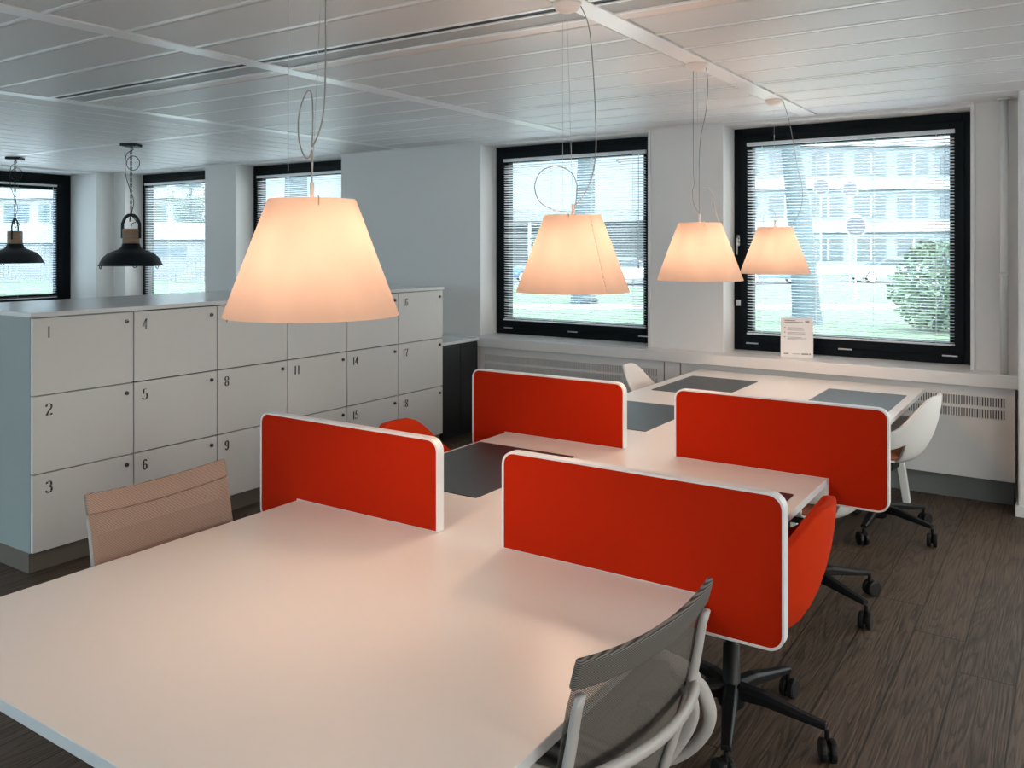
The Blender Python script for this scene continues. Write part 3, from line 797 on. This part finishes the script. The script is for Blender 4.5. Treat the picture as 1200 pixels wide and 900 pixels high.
# ------------------------------------------------------------------ shaded pendant lamps
def pendant(u0, d, X, Y, cord, loops, wires, lab, clip_ang, seam, rose_u):
    sc = d/F
    def P(u, v): return ((u-u0)*sc*CT, (u-u0)*sc*ST, EYE+(288-v)*sc-1.525)
    t = thing('pendant_lamp', lab, 'pendant lamp', (X, Y, 1.525), 0, 'cone shaded pendant lamps')
    H = .308; RB, RT = .228, .113
    seg = 72
    bm = bmesh.new(); prev = None
    for j in range(13):
        z = H*j/12; r = RB+(RT-RB)*j/12; ring = []
        for k in range(seg+1):   # overlapping sheet, slightly spiral
            a = seam+2*PI*k/seg; rr = r+.0022*k/seg
            ring.append(bm.verts.new((rr*math.cos(a), rr*math.sin(a), z)))
        if prev:
            for k in range(seg): bm.faces.new((prev[k], prev[k+1], ring[k+1], ring[k]))
        prev = ring
    sh = link('lamp_shade', bm, M['shade'], t, True)
    # seam stitches and clips
    bm = bmesh.new()
    for j in range(18):
        z = .012+j*.0165; r = RB+(RT-RB)*z/H+.0035; a = seam+.045
        tube(bm, [(r*math.cos(a), r*math.sin(a), z), ((r-.004)*math.cos(a), (r-.004)*math.sin(a), z+.008)], .0016, 5)
    link('seam_rivets', bm, M['conn'], sh)
    for a in (clip_ang, clip_ang+2.1, clip_ang+4.2):
        bm = bmesh.new(); r1 = RT+.004
        tube(bm, [(.01*math.cos(a), .01*math.sin(a), H-.01), ((r1-.002)*math.cos(a), (r1-.002)*math.sin(a), H+.004), ((r1+.003)*math.cos(a), (r1+.003)*math.sin(a), H-.004), ((r1+.006)*math.cos(a), (r1+.006)*math.sin(a), H-.02)], .0016, 6)
        link('shade_clip', bm, M['wire'], t)
    bm = bmesh.new(); lathe(bm, [(0, H-.09), (.018, H-.085), (.02, H-.03), (.012, H-.01), (.006, H+.0), (.006, H+.045), (0, H+.047)], 16); link('socket', bm, M['rose'], t, True)
    for k in range(3):
        a = .9+k*2*PI/3; bm = bmesh.new()
        r0 = .055
        tube(bm, [(.01*math.cos(a), .01*math.sin(a), H-.06), (r0*math.cos(a), r0*math.sin(a), H-.085)], .008, 8)
        link('lamp_arm', bm, M['rose'], t)
        li = bpy.data.lights.new('bulb', 'POINT'); li.energy = LAMP_W/3; li.color = (1, .69, .50); li.shadow_soft_size = .04
        lo = bpy.data.objects.new('bulb', li); COL.objects.link(lo); lo.parent = t; lo.location = (.045*math.cos(a), .045*math.sin(a), (.185, .135, .075)[k])
    zc = CEIL-1.525-.005
    ro = ((rose_u-u0)*sc*CT, (rose_u-u0)*sc*ST)
    bm = bmesh.new(); lathe(bm, [(0, -.038), (.022, -.036), (.045, -.026), (.057, -.008), (.060, 0), (0, 0)], 32, (ro[0], ro[1], zc)); link('ceiling_rose', bm, M['rose'], t, True)
    bm = bmesh.new(); tube(bm, [P(*p) for p in cord], .0022, 6, 8); link('power_cord', bm, M['cord'], t, True)
    for lp in loops:
        bm = bmesh.new(); tube(bm, [P(*p) for p in lp], .0020, 6, 8); link('cord_loop', bm, M['cord'], t, True)
    bm = bmesh.new()
    tube(bm, [(ro[0], ro[1], zc-.03), (0, 0, H+.04)], .0009, 5)
    for (ua, va, ub, vb) in wires: tube(bm, [P(ua, va), P(ub, vb)], .0008, 5)
    link('suspension_wire', bm, M['wire'], t)
    return t
LAMP_W = 14.5
pendant(361, 2.262, -1.70, 1.60, [(377, -141), (377, 0), (377, 60), (376, 110), (373, 140), (367, 160), (361, 172)],
        [[(361, 172), (362, 140), (361, 113), (357, 105), (350, 117), (345, 140), (346, 165), (352, 183), (358, 184), (361, 176), (361, 200), (361, 226)]],
        [(333, -141, 333, 200)], 'pendant lamp with glowing peach cone shade hanging nearest the camera', -.62, 2.2, 377)
pendant(667, 3.418, -1.70, 3.005, [(675, 2), (686, 30), (691, 80), (694, 140), (694, 180), (689, 208), (680, 228), (668, 243), (667, 252)],
        [[(667, 252), (671, 232), (671, 213), (662, 199), (645, 194), (629, 201), (622, 218), (628, 236), (645, 246), (660, 248)]],
        [(655, 2, 655, 250)], 'pendant lamp with riveted cone shade hanging second from the camera, before the middle window', -1.2, -.50, 660)
pendant(821.5, 4.609, -1.70, 4.385, [(829, 78), (831, 100), (829, 130), (823, 160), (821, 190), (821, 258)],
        [[(821, 250), (815, 240), (813, 225), (815, 215), (814, 190), (814, 78)], [(826, 222), (831, 221), (836, 227), (838, 240), (844, 258)]],
        [], 'pendant lamp with cone shade hanging third from the camera, before the wall between windows', -1.0, 2.4, 818)
pendant(911, 5.774, -1.70, 5.745, [(920, 118), (927, 140), (932, 165), (937, 195), (943, 222), (942, 242), (936, 256), (930, 266)],
        [[(899, 268), (898, 256), (902, 248), (908, 246), (912, 254), (912, 268)]],
        [], 'pendant lamp with cone shade hanging furthest away, in front of the right window', -1.5, 2.9, 910)

# ------------------------------------------------------------------ black industrial pendants
def industrial(X, Y, lab, yaw, loop_c):
    Z = 1.52
    t = thing('industrial_pendant', lab, 'pendant lamp', (X, Y, Z), yaw, 'black dome pendant lamps')
    prof = [(.290, 0), (.292, .006), (.280, .012), (.272, .035), (.250, .075), (.212, .112), (.160, .138), (.115, .155), (.090, .175), (.080, .205), (.078, .213), (0, .213)]
    bm = bmesh.new(); lathe(bm, prof, 48); link('dome_shade', bm, M['iron'], t, True)
    bm = bmesh.new(); lathe(bm, [(.286, .001), (.27, .012), (.24, .07), (.15, .125), (.0, .15)], 40); link('dome_inside', bm, M['inner'], t, True)
    bm = bmesh.new(); lathe(bm, [(0, .2135), (.074, .2135), (.076, .22), (.076, .345), (.070, .353), (0, .353)], 28); link('wooden_neck', bm, M['wood'], t, True)
    bm = bmesh.new(); wheel(bm, (0, .083, .28), (0, 1, 0), .008, .012); wheel(bm, (0, -.083, .28), (0, 1, 0), .008, .012)
    tube(bm, [(0, -.082, .26), (0, -.082, .40), (0, -.055, .46), (0, -.02, .485)], .012, 6, 0, (1.3, .5))
    tube(bm, [(0, .082, .26), (0, .082, .40), (0, .055, .46), (0, .02, .485)], .012, 6, 0, (1.3, .5))
    tube(bm, [(0, -.022, .485), (0, .022, .485)], .011, 8); link('yoke', bm, M['iron'], t)
    for k in range(3):
        a = k*2*PI/3+.3; bm = bmesh.new(); c, s = math.cos(a), math.sin(a)
        pts = [(c*.284+.018*math.cos(q*PI/6)*-s, s*.284+.018*math.cos(q*PI/6)*c, -.008-.018*math.sin(q*PI/6)) for q in range(0, 7)]
        tube(bm, [(c*.284+.018*-s, s*.284+.018*c, .004)]+pts+[(c*.284-.018*-s, s*.284-.018*c, .004)], .004, 6); link('rim_hook', bm, M['iron'], t)
    top = CEIL-Z
    bm = bmesh.new(); box(bm, -.075, .075, -.075, .075, top-.032, top-.006); bev(link('ceiling_plate', bm, M['iron'], t), .004)
    bm = bmesh.new(); z = .485; i = 0; R = .017
    while z < top-.045:
        pts = []
        for q in range(13):
            a = q*2*PI/12; w_, h_ = math.cos(a)*.0095, math.sin(a)*R
            pts.append((w_ if i % 2 else 0, 0 if i % 2 else w_, z+R+h_))
        tube(bm, pts, .0030, 5); z += .0265; i += 1
    link('chain', bm, M['iron'], t)
    bm = bmesh.new(); cz = top-.19
    c_ = loop_c
    loop = [(c_*.0+.062*math.cos(a)+.02, .062*math.sin(a)*.0+.07*math.sin(a)*0, cz+.068*math.sin(a)) for a in [q*2*PI/16 for q in range(17)]]
    def vis(l, z): return (l*math.cos(TH-yaw), l*math.sin(TH-yaw), z)
    loop = [vis(.02+.062*math.cos(q*2*PI/16), cz+.068*math.sin(q*2*PI/16)) for q in range(17)]
    tube(bm, loop, .0035, 6)
    tube(bm, [vis(0, top-.03), vis(.02, top-.06), vis(-.04, top-.10), vis(-.055, cz), vis(-.05, cz-.12), vis(-.01, cz-.25), vis(.025, cz-.36), vis(.012, cz-.45), vis(-.012, cz-.56), vis(-.005, .48), vis(.03, .45), vis(.05, .42), vis(.01, .40), vis(0, .352)], .0035, 6, 6)
    link('cable', bm, M['iron'], t, True)
    return t
industrial(-7.56, 4.80, 'black dome pendant lamp with wooden neck hanging right of the dark window corner', TH+PI/2, 1)
industrial(-9.79, 4.83, 'black dome pendant lamp with wooden neck at the left edge of the picture', TH+.15, 1)

# ------------------------------------------------------------------ outdoors
GZ = -.30
bm = bmesh.new(); box(bm, -140, 60, -60, 140, GZ-.2, GZ)
g = link('lawn', bm, M['grass']); g['kind'] = 'structure'
bm = bmesh.new(); box(bm, -40, 30, -40, 6.9, GZ-.05, GZ+.02); box(bm, -40, 30, 6.9, 14.0, GZ-.05, GZ+.02)
struct(link('bounce_ground', bm, M['bounce_ground']))  # unseen pale ground added to bounce daylight up to the ceiling
def strip_(name, d0, d1, u0, u1, m, z=.004):
    bm = bmesh.new(); a, b, c, d = at(u0, d0), at(u1, d0), at(u1, d1), at(u0, d1)
    prism(bm, [(p.x, p.y) for p in (a, b, c, d)], 'z', GZ-.05, GZ+z); struct(link(name, bm, m))
strip_('street', 41, 52, 480, 1700, M['asphalt'])
strip_('footpath', 27, 29.5, 480, 1500, M['paving'], .008)
def yaw_to(): return TH
def building(u, d, w, dp, h, nf, nb, m, lab, fl=3.0, rz=None):
    p = at(u, d, GZ); t = thing('apartment_building', lab, 'building', p, TH if rz is None else rz)
    B('building_walls', -w/2, w/2, 0, dp, 0, h, m, t, 0)
    B('roof_edge', -w/2-.3, w/2+.3, -.3, dp+.3, h, h+.4, M['broof'], t, 0)
    bwid = w/nb
    for f in range(nf):
        z = 1.0+f*fl
        for k in range(nb):
            x = -w/2+bwid*(k+.5)
            o = B('window', x-bwid*.36, x+bwid*.36, -.06, .02, z, z+1.5, M['bwin'], t, 0)
            B('window_bar', x-.05, x+.05, -.10, -.061, z, z+1.5, M['signrim'], o, 0)
        B('balcony_band', -w/2+.2, w/2-.2, -.35, -.001, z-1.0, z-.35, M['signrim'], t, 0)
building(60, 72, 26, 12, 14, 4, 9, M['bld2'], 'pale brick apartment building with rows of windows, beyond the left windows')
building(1045, 60, 24, 12, 13, 4, 8, M['bld'], 'pale grey apartment building seen through the right window blind')
building(1330, 75, 16, 12, 10, 3, 6, M['bld2'], 'pale office building beyond the lawn, mostly right of the window')
def shed(u, d, w, h, lab, name='garden_shed'):
    t = thing(name, lab, 'shed', at(u, d, GZ), TH)
    bm = bmesh.new(); n = int(w/.25)
    for i in range(n): box(bm, -w/2+i*w/n, -w/2+(i+.93)*w/n, 0, .05, 0, h)
    box(bm, -w/2, w/2, .051, 3, 0, h); link('board_wall', bm, M['bwood'], t)
    bm = bmesh.new(); prism(bm, [(-.3, h), (1.5, h+1.0), (3.3, h)], 'x', -w/2-.3, w/2+.3); link('shed_roof', bm, M['broof'], t)
    B('shed_window', -w*.3, w*.1, -.05, -.001, h*.55, h*.85, M['bwin'], t, 0)
shed(205, 50, 6.5, 2.4, 'low boarded shed with pitched roof beyond the narrow left window')
shed(20, 52, 6.0, 2.2, 'low boarded shed beyond the far left window')
def fence(u, d, w, lab):
    t = thing('wooden_fence', lab, 'fence', at(u, d, GZ), TH)
    bm = bmesh.new(); n = int(w/.22)
    for i in range(n): box(bm, -w/2+i*.22, -w/2+i*.22+.16, 0, .03, .1, 1.4)
    link('pickets', bm, M['bwood'], t)
    bm = bmesh.new(); box(bm, -w/2, w/2, .031, .07, .4, .5); box(bm, -w/2, w/2, .031, .07, 1.1, 1.2); link('rail', bm, M['bwood'], t)
fence(120, 46, 18, 'grey picket fence at the lawn edge beyond the left windows')
# carport canopy beyond the middle window
t = thing('carport', 'long flat-roofed carport beyond the middle window', 'carport', at(660, 56, GZ), TH)
B('carport_roof', -11, 11, 0, 4.5, 3.9, 4.35, M['bld'], t, 0); B('roof_fascia', -11.1, 11.1, -.15, -.001, 3.6, 4.4, M['broof'], t, 0)
for k in range(6): B('post', -10.6+k*4.2-.1, -10.6+k*4.2+.1, .1, .3, 0, 3.899, M['signrim'], t, 0)
B('carport_back_wall', -11, 11, 4.3, 4.49, 0, 3.899, M['bwood'], t, 0)
def car(u, d, m, lab, flip=1):
    t = thing('parked_car', lab, 'car', at(u, d, GZ), TH+.05)
    f = flip
    body = [(-2.1, .3), (-2.15, .7), (-1.9, .88), (-1.2, .95), (1.5, .92), (2.0, .8), (2.1, .5), (2.05, .3)]
    bm = bmesh.new(); prism(bm, [(f*a, b) for a, b in body], 'y', -.85, .85); bev(link('car_body', bm, m, t), .08, 3)
    bm = bmesh.new(); prism(bm, [(f*a, b) for a, b in [(-1.5, .9), (-1.1, 1.38), (.3, 1.42), (1.1, .9)]], 'y', -.72, .72); bev(link('car_cabin', bm, M['cargl'], t), .08, 3)
    for a in (-1.3, 1.3):
        for b in (-.78, .78):
            bm = bmesh.new(); wheel(bm, (f*a, b, .32), (0, 1, 0), .32, .22, 20, 0, 1); link('wheel', bm, [M['rubber'], M['chrome']], t)
car(735, 44, M['carp'], 'silver parked car in the street, beyond the right part of the middle window')
car(640, 47, M['card'], 'dark blue parked car in the street, beyond the second lampshade', -1)
car(905, 45, M['card'], 'dark blue parked car in the street, beyond the left part of the right window')
car(1040, 47, M['carp'], 'silver parked car in the street, beyond the middle of the right window', -1)
def tree(u, d, r, h, lab, lean=0, nl=500, fork=.5, cr=3.0, spread=1.0):
    t = thing('tree', lab, 'tree', at(u, d, GZ), 0); rn = random.Random(int(u))
    bm = bmesh.new(); tube(bm, [(0, 0, 0), (0, 0, .3), (lean*.2, 0, h*.3), (lean*.6, 0, h*.6), (lean, 0, h)], [r*1.35, r*1.05, r*.9, r*.7, r*.2], 14, 4)
    ends = []
    for k in range(16):
        a = rn.random()*2*PI; z = h*(fork+.45*rn.random()); L = cr*(.5+.6*rn.random())*spread
        b = Vector((lean*z/h, 0, z)); e = b+Vector((math.cos(a)*L, math.sin(a)*L, L*(.3+.5*rn.random())))
        tube(bm, [b, (b+e)/2+Vector((0, 0, .2)), e], [r*.28, r*.16, r*.05], 6, 3); ends += [e, (b+e)/2]
    link('trunk', bm, M['bark'], t, True)
    bm = bmesh.new()
    for k in range(nl):
        e = rn.choice(ends)+Vector((rn.gauss(0, .6), rn.gauss(0, .6), rn.gauss(0, .5)))
        q = Matrix.Rotation(rn.random()*6, 3, 'X') @ Matrix.Rotation(rn.random()*6, 3, 'Z')
        s = .07+.07*rn.random()
        vs = [bm.verts.new(e+q @ Vector(p)*s) for p in ((-1, 0, 0), (0, -.5, .1), (1, 0, 0), (0, .5, .1))]; bm.faces.new(vs)
    link('foliage', bm, M['leaf'], t)
tree(684, 30, .42, 9, 'leaning tree with thick pale trunk beyond the middle window', .2, 500, .55)
tree(945, 22, .34, 8, 'tree with thick trunk beyond the left part of the right window', -.7, 600, .62)
tree(347, 26, .42, 9, 'tree with thick trunk beyond the window behind the nearest lampshade', .0, 500, .62)
tree(222, 56, .25, 6.5, 'leafy green tree behind the shed beyond the narrow left window', .1, 1600, .3, 1.6)
def bush(u, d, w, h, lab, n=1800):
    t = thing('bush', lab, 'bush', at(u, d, GZ), 0); rn = random.Random(int(u)+5)
    bm = bmesh.new()
    for k in range(9):
        a = rn.random()*6.3; tube(bm, [(0, 0, 0), (math.cos(a)*w*.25, math.sin(a)*w*.25, h*.5), (math.cos(a)*w*.45, math.sin(a)*w*.45, h*.85)], [.04, .025, .01], 5, 3)
    link('stems', bm, M['bark'], t)
    bm = bmesh.new()
    for k in range(n):
        a = rn.random()*6.3; rr = math.sqrt(rn.random()); z = rn.random()
        e = Vector((math.cos(a)*rr*w/2*math.sin(.5+z*2.3), math.sin(a)*rr*w/2*math.sin(.5+z*2.3), .1+z*h))
        q = Matrix.Rotation(rn.random()*6, 3, 'X') @ Matrix.Rotation(rn.random()*6, 3, 'Z'); s = .05+.06*rn.random()
        vs = [bm.verts.new(e+q @ Vector(p)*s) for p in ((-1, 0, 0), (0, -.5, .1), (1, 0, 0), (0, .5, .1))]; bm.faces.new(vs)
    link('foliage', bm, M['leaf'], t)
bush(1098, 20, 2.2, 2.0, 'leafy bush beyond the right edge of the right window')
bush(650, 50, 3.5, 3.4, 'rounded bush by the carport beyond the middle window', 1500)
def sign(u, d, z, r, lab):
    t = thing('round_sign', lab, 'sign', at(u, d, GZ), TH)
    bm = bmesh.new(); tube(bm, [(0, .03, 0), (0, .03, z-GZ+r)], .03, 8); link('post', bm, M['signrim'], t)
    bm = bmesh.new(); wheel(bm, (0, 0, z-GZ), (0, 1, 0), r, .03, 28, 0); o = link('sign_rim', bm, M['signrim'], t)
    bm = bmesh.new(); wheel(bm, (0, -.017, z-GZ), (0, 1, 0), r*.88, .012, 28, 0); link('sign_face', bm, M['sign'], t)
sign(1003, 32, 2.45, .42, 'largest round dark sign on a post seen through the right window')
sign(962, 36, 4.2, .36, 'upper left round dark sign on a post beyond the right window')
sign(996, 36, 4.1, .36, 'upper right round dark sign on a post beyond the right window')

# ------------------------------------------------------------------ light
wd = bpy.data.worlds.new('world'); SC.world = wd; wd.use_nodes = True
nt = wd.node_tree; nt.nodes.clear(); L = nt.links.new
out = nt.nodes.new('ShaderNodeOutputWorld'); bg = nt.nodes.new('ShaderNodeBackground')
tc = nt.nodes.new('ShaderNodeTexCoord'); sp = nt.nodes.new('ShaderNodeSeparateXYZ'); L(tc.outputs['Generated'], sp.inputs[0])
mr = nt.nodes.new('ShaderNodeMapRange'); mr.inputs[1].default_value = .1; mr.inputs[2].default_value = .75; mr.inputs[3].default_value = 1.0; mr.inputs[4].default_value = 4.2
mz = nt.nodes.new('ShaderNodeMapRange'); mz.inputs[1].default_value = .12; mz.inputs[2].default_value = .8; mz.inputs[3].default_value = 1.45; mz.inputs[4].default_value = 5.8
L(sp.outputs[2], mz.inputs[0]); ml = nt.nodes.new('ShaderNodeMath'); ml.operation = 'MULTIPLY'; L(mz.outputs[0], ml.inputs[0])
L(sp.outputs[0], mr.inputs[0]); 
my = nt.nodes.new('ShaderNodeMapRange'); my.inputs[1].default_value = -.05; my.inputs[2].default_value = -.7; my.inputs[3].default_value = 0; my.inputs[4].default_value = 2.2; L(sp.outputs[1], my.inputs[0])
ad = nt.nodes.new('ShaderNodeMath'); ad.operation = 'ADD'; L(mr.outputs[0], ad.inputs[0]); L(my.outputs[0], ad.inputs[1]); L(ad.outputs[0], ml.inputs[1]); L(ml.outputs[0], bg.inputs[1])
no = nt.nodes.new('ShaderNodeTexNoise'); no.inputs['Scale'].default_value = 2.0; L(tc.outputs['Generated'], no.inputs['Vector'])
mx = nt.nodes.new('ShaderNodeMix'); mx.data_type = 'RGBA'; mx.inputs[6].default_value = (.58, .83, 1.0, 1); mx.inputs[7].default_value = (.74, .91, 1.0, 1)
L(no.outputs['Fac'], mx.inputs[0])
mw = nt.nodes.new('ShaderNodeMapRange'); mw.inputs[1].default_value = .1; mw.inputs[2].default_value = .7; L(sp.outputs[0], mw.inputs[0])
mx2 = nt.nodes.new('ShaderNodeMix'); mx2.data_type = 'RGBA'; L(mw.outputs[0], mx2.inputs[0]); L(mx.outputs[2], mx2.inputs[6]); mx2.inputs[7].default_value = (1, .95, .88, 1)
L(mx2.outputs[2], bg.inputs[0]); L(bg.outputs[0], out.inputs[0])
def portal(x, y, z, rx, rz, w, h):
    li = bpy.data.lights.new('sky_portal', 'AREA'); li.shape = 'RECTANGLE'; li.size = w; li.size_y = h; li.cycles.is_portal = True
    o = bpy.data.objects.new('sky_portal', li); COL.objects.link(o); o.location = (x, y, z); o.rotation_euler = (rx, 0, rz)
zc, hh = (WB+WT)/2, WT-WB
for (a, b) in ops: portal((a+b)/2, 7.05, zc, -PI/2, 0, b-a, hh)
for (a, b) in lw+[(WY0, WY1)]: portal(XL-.88, (a+b)/2, zc, -PI/2, PI/2, b-a, hh)
for (a, b) in rw: portal(XR+.33, (a+b)/2, zc, -PI/2, -PI/2, b-a, hh)
for (a, b) in bw: portal((a+b)/2, YB-.33, zc, -PI/2, PI, b-a, hh)

# ------------------------------------------------------------------ camera
cd = bpy.data.cameras.new('camera'); cam = bpy.data.objects.new('camera', cd); COL.objects.link(cam)
cam.location = (0, 0, EYE); cam.rotation_euler = (PI/2, 0, TH)
cd.sensor_fit = 'HORIZONTAL'; cd.sensor_width = 36; cd.lens = F/1200*36; cd.shift_y = -(450-288)/1200; cd.clip_start = .02; cd.clip_end = 500
SC.camera = cam
SC.view_settings.view_transform = 'Standard'; SC.view_settings.look = 'None'; SC.view_settings.gamma = 1
SC.view_settings.use_curve_mapping = False; SC.view_settings.exposure = 0.12
